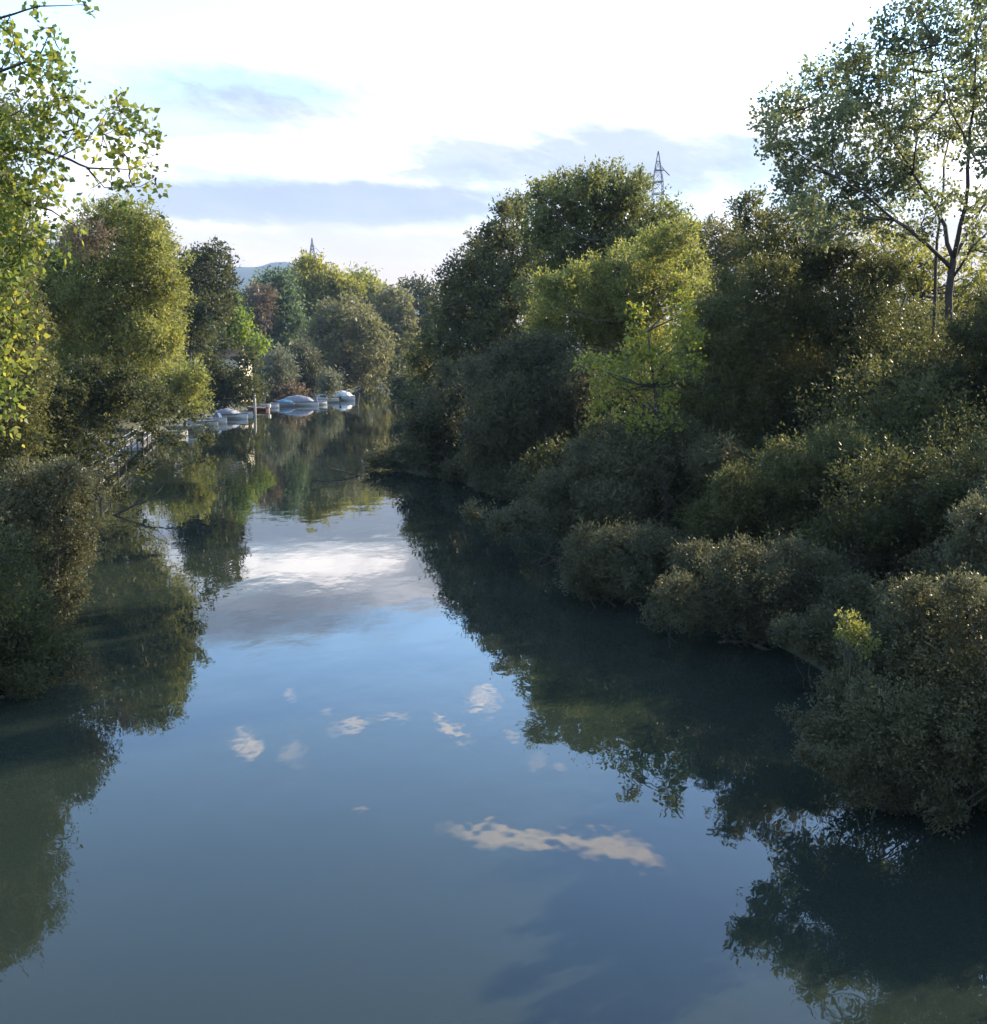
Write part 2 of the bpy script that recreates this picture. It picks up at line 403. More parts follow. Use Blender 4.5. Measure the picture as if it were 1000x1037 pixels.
def axis(lo, hi, step, far):   # ends exactly at far
    a = list(np.arange(lo, hi + .1, step)); s = step
    while a[-1] < far: s *= 1.35; a.append(a[-1] + s)
    s = step; pre = []
    x = lo
    while x > -far: s *= 1.35; x -= s; pre.append(x)
    a[-1] = far; pre[-1] = -far
    return np.array(pre[::-1] + a)
def ground_z(X, Y):
    d = shore_dist(X, Y)
    land = 1.5 * (1 - np.exp(-np.maximum(d, 0) / 3.0)) + .25 * np.sin(X * .31 + 1) * np.sin(Y * .23) * np.clip(d / 4, 0, 1) + np.clip((d - 15) / 60, 0, 1) * 1.0
    return np.where(d > 0, land + .0, np.maximum(-2.0, d * 0.5))
gx = axis(-90, 60, 1.25, 3700); gy = axis(-40, 360, 2.5, 3700)
GX, GY = np.meshgrid(gx, gy); GZ = ground_z(GX, GY)
nx, ny = len(gx), len(gy)
vs = np.stack([GX, GY, GZ], -1).reshape(-1, 3)
fs = [(j * nx + i, j * nx + i + 1, (j + 1) * nx + i + 1, (j + 1) * nx + i) for j in range(ny - 1) for i in range(nx - 1)]
def g_fn(t, b):
    c = nd(t, 'ShaderNodeTexCoord'); n = nd(t, 'ShaderNodeTexNoise'); n.inputs['Scale'].default_value = .8; n.inputs['Detail'].default_value = 9
    t.links.new(c.outputs['Object'], n.inputs['Vector']); r = nd(t, 'ShaderNodeValToRGB'); e = r.color_ramp.elements
    e[0].position = .35; e[0].color = (.045, .035, .022, 1); e[1].position = .65; e[1].color = (.06, .075, .03, 1)
    t.links.new(n.outputs[0], r.inputs[0]); t.links.new(r.outputs[0], b.inputs['Base Color']); b.inputs['Roughness'].default_value = .95
    bp = nd(t, 'ShaderNodeBump'); bp.inputs['Distance'].default_value = .15; t.links.new(n.outputs[0], bp.inputs['Height']); t.links.new(bp.outputs[0], b.inputs['Normal'])
g = meshobj('ground', vs, fs, mat('ground_earth', g_fn), smooth=True); g['kind'] = 'structure'
def w_fn(t, b):
    b.inputs['Base Color'].default_value = (.0155, .022, .0165, 1); b.inputs['Roughness'].default_value = .015; b.inputs['IOR'].default_value = 1.333
    c = nd(t, 'ShaderNodeTexCoord'); mp = nd(t, 'ShaderNodeMapping'); mp.inputs['Scale'].default_value = (1, .55, 1)
    t.links.new(c.outputs['Object'], mp.inputs[0])
    n1 = nd(t, 'ShaderNodeTexNoise'); n1.inputs['Scale'].default_value = 1.1; n1.inputs['Detail'].default_value = 3; n1.inputs['Roughness'].default_value = .45
    n2 = nd(t, 'ShaderNodeTexNoise'); n2.inputs['Scale'].default_value = .09; n2.inputs['Detail'].default_value = 3
    t.links.new(mp.outputs[0], n1.inputs['Vector']); t.links.new(c.outputs['Object'], n2.inputs['Vector'])
    r = nd(t, 'ShaderNodeMapRange'); r.inputs[1].default_value = .4; r.inputs[2].default_value = .65; r.inputs[3].default_value = .35; r.inputs[4].default_value = 1.0
    t.links.new(n2.outputs[0], r.inputs[0]); m_ = nd(t, 'ShaderNodeMath', operation='MULTIPLY'); t.links.new(n1.outputs[0], m_.inputs[0]); t.links.new(r.outputs[0], m_.inputs[1])
    bp = nd(t, 'ShaderNodeBump'); bp.inputs['Strength'].default_value = 1.0; bp.inputs['Distance'].default_value = .011
    t.links.new(m_.outputs[0], bp.inputs['Height']); t.links.new(bp.outputs[0], b.inputs['Normal'])
wt = meshobj('water', [(-520, -400, 0), (60, -400, 0), (60, 560, 0), (-520, 560, 0)], [(0, 1, 2, 3)], mat('river_water', w_fn)); wt['kind'] = 'structure'

# distant mountain ridge
rng = np.random.default_rng(5); MD = 3000.0
prof = [(-400, 330), (0, 318), (120, 300), (180, 290), (235, 272), (250, 266), (275, 263), (292, 265), (320, 271), (350, 275), (385, 280), (400, 286), (415, 293), (450, 312), (520, 335), (800, 345), (1400, 350)]
mx_ = np.linspace(-400, 1400, 240); py_ = np.interp(mx_, [p[0] for p in prof], [p[1] for p in prof])
nz = np.convolve(rng.normal(size=260), np.ones(9) / 9, 'same')[:240] * 2.2; py_ = py_ + nz
vs = []; rows = 14
for j in range(rows):
    t = j / (rows - 1) * 2 - 1
    for i in range(240):
        q = P(mx_[i], py_[i], MD); h = q[2] * max(0, 1 - abs(t) ** 1.2) + 8 * math.sin(i * .7 + j) * (1 - abs(t))
        vs.append((q[0], MD + t * 620, h if abs(t) < 1 else -2))
fs = [(j * 240 + i, j * 240 + i + 1, (j + 1) * 240 + i + 1, (j + 1) * 240 + i) for j in range(rows - 1) for i in range(239)]
h = meshobj('hills', vs, fs, plain('hill_forest', (.03, .045, .04), .95, scale=.02), smooth=True); h['kind'] = 'structure'
#PLANTS
exec_plants = True
# ------------------------------------------------------------------ far trees round the bend
A = plant
A('poplar_tree', 'tall blue-green poplar behind the moored boats at the bend', 'tree', 232, (278, 398),
  [(274,294,14),(264,303,13),(289,303,13),(280,318,20),(262,330,18),(296,330,12),(285,350,20),(266,355,18),(300,352,12),(258,312,10),(281,284,7)], 'blue', cover=2.8)
A('autumn_tree', 'rust brown tree standing before the blue-green poplar', 'tree', 222, (258, 400), [(262,303,10),(256,313,12),(266,318,11),(260,328,9)], 'rust', cover=2.4)
A('poplar_tree', 'yellow-green tree under the small distant pylon', 'tree', 252, (320, 398),
  [(315,276,13),(303,286,14),(328,282,13),(341,290,12),(320,302,22),(304,315,18),(336,312,16),(320,330,20),(309,270,7),(352,296,10)], 'yellow', cover=2.8)
A('poplar_tree', 'green tree with pale top right of the yellow-green tree', 'tree', 264, (362, 398),
  [(357,284,10),(370,287,10),(378,298,10),(362,300,14),(375,315,14),(360,322,16)], 'willow', cover=2.8)
A('willow_tree', 'broad rounded olive grey willow behind the white boat', 'tree', 206, (350, 398),
  [(350,316,15),(335,325,15),(366,328,15),(350,342,24),(325,345,16),(380,345,15),(350,368,24),(376,370,20),(325,370,15),(312,355,10)], 'olive', hang=.3)
A('tree', 'narrow olive tree at the river bend', 'tree', 236, (398, 393), [(395,303,9),(408,309,10),(390,318,13),(405,330,15),(395,350,18),(413,352,16),(400,375,16)], 'olive')
A('tree', 'dark tree at the far right end of the distant treeline', 'tree', 285, (428, 391),
  [(412,293,5),(425,296,9),(438,302,10),(428,314,13),(442,332,14),(425,340,14),(427,362,18),(444,370,16)], 'dark')
A('willow_shrub', 'round grey-green willow shrub behind the blue tarped boat', 'bush', 174, (280, 407), [(280,366,11),(273,377,10),(285,380,11),(278,390,11)], 'grey', aspect=.35)
A('willow_shrub', 'slim grey willow shrub behind the grey tarped boat', 'bush', 190, (310, 403), [(307,358,9),(312,372,11),(305,386,9),(318,386,9),(311,394,8)], 'greyd', aspect=.35)
A('willow_shrub', 'small pale feathery shrub beside the cabin boat', 'bush', 182, (333, 402), [(333,383,6),(335,392,7),(329,394,6)], 'grey', aspect=.3)
A('autumn_bush', 'low domed rust brown bush behind the moored boats', 'bush', 172, (285, 405), [(270,402,7),(282,399,8),(294,400,7),(303,402,5)], 'rust', cover=3)
# ------------------------------------------------------------------ left bank
A('oak_tree', 'dark olive tree left of the blue mountain', 'tree', 126, (188, 412),
  [(205,263,11),(219,257,8),(226,268,7),(191,272,10),(200,288,20),(216,288,15),(184,300,14),(205,315,24),(190,340,20),(226,306,12),(180,325,14),(232,290,6,.5)], 'dark', cover=2.8)
A('lime_tree', 'sunlit bright green tree above the white hut', 'tree', 144, (228, 416),
  [(232,306,9),(224,322,15),(240,328,12),(212,344,20),(240,345,15),(256,352,9),(203,368,16),(262,350,6)], 'lime', cover=2.8)
A('leafy_bush', 'dark green bush hiding the base of the white hut', 'bush', 137, (222, 417), [(214,366,10),(251,364,9),(232,386,12),(214,388,14),(248,388,11),(226,350,6),(258,398,7),(202,402,12),(225,400,9),(243,402,7)], 'dark')
A('willow_tree', 'large sunlit yellow-green willow on the left bank', 'tree', 64, (82, 478),
  [(98,225,15),(118,217,13),(140,226,16),(160,238,12),(168,252,10),(82,250,20),(120,252,28),(150,262,22),(60,270,26),(95,290,34),(140,298,34),(168,288,14),(60,320,34),(110,345,36),(150,342,28),(172,345,12),(80,375,34),(130,385,26),(40,300,28),(178,300,7)],
  'willow', aspect=.38, hang=.25, cover=3.0, extra=('dry_foliage', 'reddish brown dry top', 'rust', [(92,238,12),(80,246,11),(104,240,8),(92,250,11)], -7.5))
A('willow_shrub', 'low green willow bush left of the moored boats', 'bush', 92, (148, 440), [(172,380,18),(192,385,13),(150,398,18),(178,404,16),(198,405,10),(160,415,10)], 'willow', aspect=.35)
A('alder_tree', 'tall leafy tree behind the overhanging poplar on the left', 'tree', 38, (-40, 520),
  [(-70,110,50),(-30,130,34),(-50,190,50),(0,215,28),(-20,270,46),(20,262,20),(-40,350,60),(15,330,30),(10,390,36),(-60,430,60),(0,450,36)], 'green', cover=2.6, leaf=.12, rootz=.8)
A('alder_tree', 'dark alder with branches drooping over the jetty', 'tree', 43, (10, 520),
  [(50,405,26),(90,392,24),(125,398,22),(158,408,15,.6),(60,440,24),(30,470,30),(185,422,9,.5),(100,425,14,.6),(55,480,18),(176,448,9,.5),(195,470,9,.35),(150,480,9,.3),(20,500,24),(118,452,14,.45),(92,474,12,.6),(150,436,14,.6),(205,440,9,.4),(78,500,9,.6),(130,470,12,.45),(108,490,12,.6),(124,506,9,.4),(100,455,12,.6)], 'dark',
  cover=2.4, leaf=.12, aspect=.6, rootz=.8)
A('grey_bush', 'dense grey-green bush on the left water edge', 'bush', 25, (30, 640),
  [(64,492,22),(40,505,30),(72,530,20),(15,530,38),(66,562,22),(20,590,42),(60,600,22),(0,630,40),(40,640,22),(80,512,10)], 'greyd', leaf=.075, aspect=.45, cover=3.4)
A('dark_bush', 'dark bush spilling over the water at the left photo edge', 'bush', 20, (-10, 690), [(10,640,36),(-40,600,60),(40,660,22),(-5,690,30),(-50,680,50),(25,690,16)], 'dark', leaf=.07, aspect=.45)

# near poplar, its trunk just outside the frame
A('poplar_tree', 'near poplar with yellow-green leaves reaching in from the left', 'tree', 12.5, (-230, 760),
  [(122,112,17,.7),(141,132,15,.7),(104,136,16,.7),(128,158,16,.6),(132,184,15,.7),(150,165,8,.7),(100,186,9,.4),(128,92,7,.6),(155,185,6,.7),
   (50,72,20,.9),(68,98,16,.9),(30,118,22),(62,132,18,.9),(20,62,22,.8),(8,20,12,.5),(44,28,9,.5),(62,52,9,.7),(78,112,8,.8),(15,158,28,1.1),(48,165,16,.8),
   (8,200,30,1.2),(48,200,15,.6),(20,238,28,1.1),(0,272,28),(5,322,22),(34,345,9),(2,372,22),(14,405,12),(10,425,8),(-40,120,40),(-50,220,44),(-40,320,36),(-30,400,26),(-40,40,34),(88,5,5,.5),(38,5,6,.6),(76,228,8,.5)],
  'near', leaf=.072, aspect=.85, cover=2.3, depth=.25, up=.1, spray=.5, core=0, per=7, twigs=True, hang=.3, back=False, trunk_r=.07, sat=0, bark=BARKD, shell=(.2, 1.05),
  limbs=[([(-230,790),(-225,500),(-215,300),(-200,150),(-190,-60)], .2, .08),
         ([(-212,200),(-120,158),(-40,150),(30,150),(62,158),(90,170),(132,172)], 0.0360, 0.0049),
         ([(62,158),(86,146),(104,120),(118,98)], 0.0072, 0.0028), ([(86,168),(106,190),(142,189),(158,180)], 0.0072, 0.0028), ([(60,158),(76,130),(70,100)], 0.0060, 0.0028),
         ([(-212,240),(-100,190),(0,190),(28,207),(52,213),(72,226)], 0.0300, 0.0042), ([(-200,150),(-100,90),(0,72),(38,60),(54,28)], 0.0300, 0.0042),
         ([(-195,20),(-80,20),(0,18),(40,6),(85,4)], 0.0240, 0.0028), ([(-216,330),(-110,300),(-30,290),(8,322),(36,346)], 0.0300, 0.0042), ([(-220,420),(-110,380),(-20,376),(12,408)], 0.0300, 0.0042),
         ([(-120,158),(-60,210),(-10,240),(20,262)], 0.0180, 0.0042), ([(0,72),(14,40),(10,14)], 0.0084, 0.0028), ([(-40,150),(-10,128),(20,112),(48,78)], 0.0120, 0.0035)])
# ------------------------------------------------------------------ right bank
A('poplar_tree', 'dark green poplar stepping down to the river bend', 'tree', 90, (485, 450),
  [(470,270,10),(456,282,9),(488,254,14),(503,240,12),(470,298,20),(500,280,24),(524,207,9),(520,228,15),(535,258,26),(452,315,16),(490,318,32),(528,310,34),(446,345,20),(480,362,34),(520,358,34),(436,380,18),(425,360,12),(510,215,6)], 'green', cover=2.5, sat=6, shell=(.35, 1.14))
A('poplar_tree', 'broad tall poplar in front of the large pylon', 'tree', 66, (610, 480),
  [(549,198,12),(572,192,14),(598,186,14),(622,183,14),(642,194,12),(565,218,24),(600,213,28),(635,213,26),(662,224,16),(683,232,12),(700,240,10),(580,252,32),(620,252,34),(655,258,26),(545,238,16),(600,298,38),(560,298,28),(684,224,12)], 'poplar', cover=2.5, sat=6, shell=(.35, 1.14))
A('willow_tree', 'yellowish brown willow below the broad poplar', 'tree', 52, (640, 500),
  [(560,298,17),(580,285,14),(608,290,22),(640,270,22),(668,255,20),(690,240,14),(650,298,28),(690,280,24),(612,325,26),(570,335,22),(650,340,28),(700,308,22),(545,332,12)], 'willow', aspect=.35, cover=3.0)
A('thin_tree', 'thin olive tree between pylon and the tall airy tree', 'tree', 60, (725, 490),
  [(705,238,12,.7),(725,236,10,.7),(742,238,12,.7),(720,260,18),(745,255,16),(700,280,18),(735,290,22),(762,268,18)], 'olive', cover=2.2)
A('young_poplar', 'bright sunlit yellow-green young poplar amid dark willows', 'tree', 34, (676, 520),
  [(645,322,6,.8),(643,342,10,.8),(650,365,16,.8),(690,304,7,.9),(697,320,9,.9),(690,342,14),(702,345,8),(618,378,13,.7),(672,372,18,.8),(606,398,12,.6),(636,396,18,.7),(668,405,18,.6),(645,440,14,.5),(672,436,14,.5),(700,370,12,.6),(612,418,10,.5),(650,430,14,.4),(598,372,8,.5)],
  'bright', leaf=.12, aspect=.75, cover=1.7, core=.15, spray=.5, per=8, up=.5, bark=BARKD, shell=(.2, 1.05), back=False, depth=.3)
A('willow_shrub', 'rounded dark willow shrub by the far narrow of the river', 'bush', 60, (455, 480),
  [(430,432,16),(450,415,20),(440,452,18),(472,393,22),(466,438,26),(420,462,12),(482,468,20),(445,468,12)], 'greyd', aspect=.35)
A('willow_shrub', 'low grass-green shrub on the small point in the river', 'bush', 64, (395, 477), [(376,470,6),(388,466,8),(404,462,10),(396,472,7),(414,464,10)], 'greyd', aspect=.35)
A('willow_tree', 'feathery dark willow left of the bright young poplar', 'tree', 50, (525, 495),
  [(500,383,24),(530,368,22),(560,362,22),(508,420,30),(550,408,32),(500,458,28),(540,458,32),(582,395,26),(588,450,30),(560,495,22),(520,492,18)], 'greyd', aspect=.3, stems=2)
A('willow_shrub', 'low willow shrub trailing in water below the feathery willow', 'bush', 33, (570, 545),
  [(655,445,20),(690,452,22),(725,470,22),(602,480,32),(562,505,24),(532,528,14),(508,532,12),(640,472,32),(620,518,28),(572,532,16),(480,522,8)], 'greyd', aspect=.35)
A('willow_shrub', 'rounded grey shrub overhanging the middle of right bank', 'bush', 27.5, (630, 600),
  [(600,566,24),(628,562,26),(655,560,26),(588,586,16),(636,588,22),(672,584,20),(610,592,16)], 'greyd', leaf=.08, aspect=.4)
A('willow_shrub', 'long low shrub spreading over water under the leafy shrub', 'bush', 23.5, (740, 630),
  [(718,590,28),(688,608,22),(756,588,32),(705,568,16),(798,582,34),(740,622,20),(668,626,11),(780,628,22),(830,600,36),(700,630,12)], 'greyd', leaf=.075, aspect=.4)
A('leafy_shrub', 'tall leafy green shrub at the foot of the airy tree', 'bush', 29, (840, 570),
  [(800,478,26),(846,466,30),(888,478,24),(830,518,34),(880,528,34),(780,528,28),(918,520,20),(745,500,24),(722,530,22),(860,445,14)], 'green', leaf=.085)
A('willow_shrub', 'small shrub on the bank left of the near bush', 'bush', 20, (825, 680), [(822,650,18),(845,660,18),(800,640,14),(832,632,14),(860,668,14)], 'greyd', leaf=.065, aspect=.42)
A('willow_tree', 'wide dark willow right of the bright young poplar', 'tree', 38, (750, 520),
  [(740,302,22),(778,288,24),(756,340,38),(805,330,38),(718,350,24),(728,398,42),(788,400,44),(695,425,28),(705,460,38),(762,460,44)], 'green', aspect=.35, stems=2)
A('willow_tree', 'dark bushy willow under the left half of the airy tree', 'tree', 38, (850, 510),
  [(820,274,22),(856,270,22),(892,282,20),(862,328,38),(845,395,44),(905,372,34),(820,448,38),(898,445,42)], 'dark', aspect=.35, stems=2)
A('willow_tree', 'dark willow at the right photo edge beneath the airy tree', 'tree', 33, (1000, 500),
  [(996,345,26),(1035,325,36),(968,400,32),(1008,408,40),(960,455,40),(1012,478,42),(1060,400,50),(925,430,20)], 'dark', aspect=.35, stems=2)
A('yellow_tree', 'small yellow-leaved tree seen through the airy tree', 'tree', 50, (905, 480), [(885,268,16,.8),(903,258,15,.8),(925,270,15,.7),(868,280,12,.8),(945,282,14,.7),(985,285,18,.7),(905,300,24),(955,310,20),(1000,310,24),(925,250,12,.6),(975,262,10,.5),(1010,262,14,.6),(890,240,12,.8),(945,262,12,.6)], 'yellow', cover=2.3, core=.5)
A('thin_tree', 'small dark tree touching lower left of airy crown', 'tree', 40, (800, 500), [(750,210,8,.8),(764,204,8,.8),(760,225,12,.9),(785,232,15),(800,222,11,.9),(820,240,15),(768,252,16),(795,262,20),(825,268,18),(845,250,12,.8)], 'green', cover=2.8, core=.7, leaf=.12)
A('airy_tree', 'tall airy tree with forked trunk at the upper right', 'tree', 36, (962, 520),
  [(798,108,20),(786,138,17),(812,165,22),(796,192,14,.8),(838,86,22),(845,128,24),(850,175,24),(826,210,16),(868,58,19),(880,98,24),(890,145,22),(880,195,20),(905,34,18),(920,74,22),(925,120,22),(918,172,20),
   (930,10,16),(950,40,21),(960,90,22),(965,140,20,.8),(985,8,18),(990,50,21),(1000,110,24),(1004,160,20,.8),(1040,60,30),(1045,130,30),(1020,200,20,.7),(858,232,12,.7),(900,224,14,.7),(938,212,9,.5),(775,118,8,.7),(990,205,14,.6),(832,236,14,.8),(876,226,14,.7),(912,190,18),(815,215,16),(850,215,16,.8),(988,238,14,.7),(1004,255,14,.7),(940,236,10,.6),(958,200,14,.7),(915,238,10,.6),(960,-20,20),(1020,-10,24)],
  'airy', leaf=.13, aspect=.75, cover=3.1, sat=2, core=.2, spray=.4, per=9, up=.2, trunk_r=.22, bark=BARKD, shell=(.25, 1.05), depth=.55, back=False,
  limbs=[([(958,540),(960,440),(962,350),(964,275),(966,262)], 0.159, 0.100),
         ([(964,272),(940,248,-.5),(905,222,-1),(876,196,-1.5),(850,180,-2)], 0.071, 0.018), ([(966,262),(950,215,1),(925,175,1.6),(898,130,2),(880,95,2.4)], 0.077, 0.018),
         ([(966,262),(978,210,-.6),(982,150,-1),(988,90,-1.4),(990,40,-1.6)], 0.083, 0.018), ([(966,262),(992,215,.8),(1015,175,1.4),(1040,120,2)], 0.065, 0.018),
         ([(966,280),(985,250,-1),(1010,225,-1.6),(1050,200,-2)], 0.048, 0.011), ([(925,175,1.6),(930,120,1),(925,70,.6),(932,20,.2)], 0.035, 0.011),
         ([(905,222,-1),(870,215,-1.4),(835,205,-1.8)], 0.030, 0.009), ([(898,130,2),(860,115,1.8),(815,110,1.6)], 0.030, 0.009), ([(982,150,-1),(958,100,-1.4),(950,45,-1.6)], 0.035, 0.011),
         ([(940,540,1),(938,430,1),(944,350,1.2),(948,270,1.6),(956,190,2),(962,110,2.2)], 0.094, 0.024)])
A('dark_bush', 'dark brownish bush in shade behind the near bush', 'bush', 25, (900, 610), [(900,590,34),(945,560,34),(862,590,26),(985,590,44),(868,628,20),(835,645,14),(905,635,26),(1040,580,50),(960,520,34),(1000,500,40)], 'brown', leaf=.075)
A('grey_bush', 'grey-green bush at the right edge above the near bush', 'bush', 17.5, (1000, 650), [(992,528,20),(1012,556,30),(972,562,14),(1030,520,34),(1000,600,30),(1050,600,50)], 'greyd', leaf=.06, aspect=.42)
A('near_bush', 'large near grey-green bush over the water lower right', 'bush', 14.4, (960, 810),
  [(872,800,16),(908,812,18),(955,822,18),(1000,825,22),(842,772,13),(925,600,14),(935,612,18),(815,765,7),(932,632,26),(892,672,32),(955,672,42),(862,712,28),(900,735,40),(958,752,44),(1002,690,46),(838,745,16),(885,785,20),(1000,790,34),(1000,630,36),(945,806,16),(820,740,10),(905,640,14),(1050,740,60),(975,600,16)], 'greyd', leaf=.05, aspect=.45, cover=3.6)
A('yellow_shrub', 'small yellow-leaved sprig at the top of the near bush', 'bush', 14.6, (875, 700), [(862,634,8),(857,646,6),(870,642,7),(878,652,7)], 'willow', leaf=.05, cover=2.0, core=.4, sat=5)

# filler bushes that close the banks
def bank_bushes(path, n, label, group, pal, sz, inland, seed):
    r = random.Random(seed); pts = np.array(path); seg = np.linalg.norm(np.diff(pts, axis=0), axis=1); cum = np.concatenate([[0], np.cumsum(seg)])
    for k in range(n):
        s = (k + r.uniform(.2, .8)) / n * cum[-1]; i = min(len(seg) - 1, np.searchsorted(cum, s) - 1); t = (s - cum[i]) / seg[i]
        q = pts[i] * (1 - t) + pts[i + 1] * t; d = r.uniform(*inland); X = q[0] + (d if inland[1] > 0 else d); Y = q[1] + r.uniform(0, 1.5)
        R = r.uniform(*sz); lob = []
        # px of the point
        def pxl(x, y, z):
            vy = y * math.cos(PITCH) - (z - CAMH) * math.sin(PITCH); vz = y * math.sin(PITCH) + (z - CAMH) * math.cos(PITCH)
            return CX + F * x / vy, CY - F * vz / vy, F / vy
        for m_ in range(6):
            x, y, sc_ = pxl(X + r.uniform(-.8, .8) * R, Y, R * r.uniform(.2, 1.0)); lob.append((x, y, R * r.uniform(.42, .62) * sc_))
        bx, by, _ = pxl(X, Y, 0)
        A('bank_bush', label, 'bush', Y, (bx, by), lob, pal, cover=2.6, group=group, twigs=False, depth=.9)
bank_bushes([W(258,414)[:2], W(290,407.5)[:2], W(345,401)[:2], W(366,394)[:2]], 9, 'dark bush on the bank behind the moored boats', 'bushes behind the moored boats', 'dark', (2.6, 4.2), (-7, -3.5), 3)
bank_bushes([(-34,300),(-45,352),(-110,410)], 6, 'dark bush where the river bends out of sight', 'bushes at the river bend', 'dark', (4, 6), (0, 5), 4)
bank_bushes([W(425,440)[:2], W(425,420)[:2], W(420,405)[:2], W(400,392.5)[:2]], 10, 'dark bush along the far right bank', 'bushes along the far right bank', 'dark', (3, 5), (2, 6), 5)
bank_bushes([W(70,500)[:2], W(110,470)[:2], W(150,448)[:2], W(185,434)[:2], W(215,425)[:2]], 8, 'dark bush on the bank behind the wooden jetty', 'bushes behind the jetty', 'dark', (1.8, 3.0), (-7, -4), 6)
RP = [W(1040,850)[:2], W(960,770)[:2], W(850,690)[:2], W(780,648)[:2], W(700,618)[:2], W(640,580)[:2], W(580,540)[:2], W(520,510)[:2], W(440,486)[:2], W(425,440)[:2]]
bank_bushes(RP, 24, 'low dark bush trailing in the water along the right bank', 'low bushes along the right waterline', 'greyd', (.7, 1.2), (0, 1.0), 7)
bank_bushes(RP[1:], 16, 'dark understorey bush between the right bank willows', 'understorey bushes on right bank', 'dark', (2.0, 3.2), (3, 6), 8)
bank_bushes(RP[2:], 14, 'tall dark thicket behind the right bank willows', 'thickets behind the right bank', 'green', (3.5, 5), (9, 15), 9)
bank_bushes(RP[3:], 12, 'tall dense tree mass far behind the right bank', 'tree mass behind the right bank', 'green', (5, 6.5), (17, 26), 19)
bank_bushes([(-24,42),(-30,60),(-38,85),(-44,115),(-50,150)], 12, 'tall green thicket behind the left bank willow', 'thickets behind the left bank', 'green', (3.5, 5.2), (-12, -3), 21)
bank_bushes([(-33,80),(-42,110),(-52,140),(-62,175)], 8, 'tall dark trees far behind the left bank thickets', 'tree mass behind the left bank', 'green', (6, 8.2), (-7, -1), 22)
bank_bushes([(8.8,6.5),(8.8,12)], 4, 'shaded bush on the near right bank beside the river', 'bushes on the near right bank', 'greyd', (1.3, 1.9), (.6, 2.2), 31)
#OBJECTS
# ------------------------------------------------------------------ boats, jetty, posts
GEL = plain('gelcoat_white', (.66,.64,.60), .35, var=.15, scale=3)
GELG = plain('gelcoat_grey', (.42,.43,.44), .45, var=.25, scale=3)
TARPG = plain('tarp_grey', (.24,.24,.26), .75, var=.2, scale=2); TARPB = plain('tarp_blue', (.035,.12,.20), .7, var=.25, scale=2)
TARPW = plain('tarp_white', (.72,.70,.64), .7, var=.12, scale=2); DARKM = plain('dark_plastic', (.04,.04,.045), .5)
REDM = plain('red_paint', (.15,.06,.05), .5); GLASSD = plain('dark_glass', (.03,.04,.05), .1); WOODG = plain('weathered_wood', (.15,.14,.125), .9, rgb2=(.08,.075,.065), scale=5)
STEEL = plain('galvanised_steel', (.42,.43,.44), .5, metal=.6); WOODP = plain('pale_wood', (.62,.58,.50), .8, scale=5)
def sect(L_, B, Hh, x):
    """hull half-breadth and keel at station x in 0..1 (0 stern, 1 bow)"""
    w = B / 2 * (1 - max(0, (x - .45) / .55) ** 2.2) * (0.9 + .1 * min(1, x * 4)); sheer = Hh * (1 + .28 * x * x); keel = -.22 + .30 * max(0, (x - .6) / .4) ** 2
    return w, sheer, keel
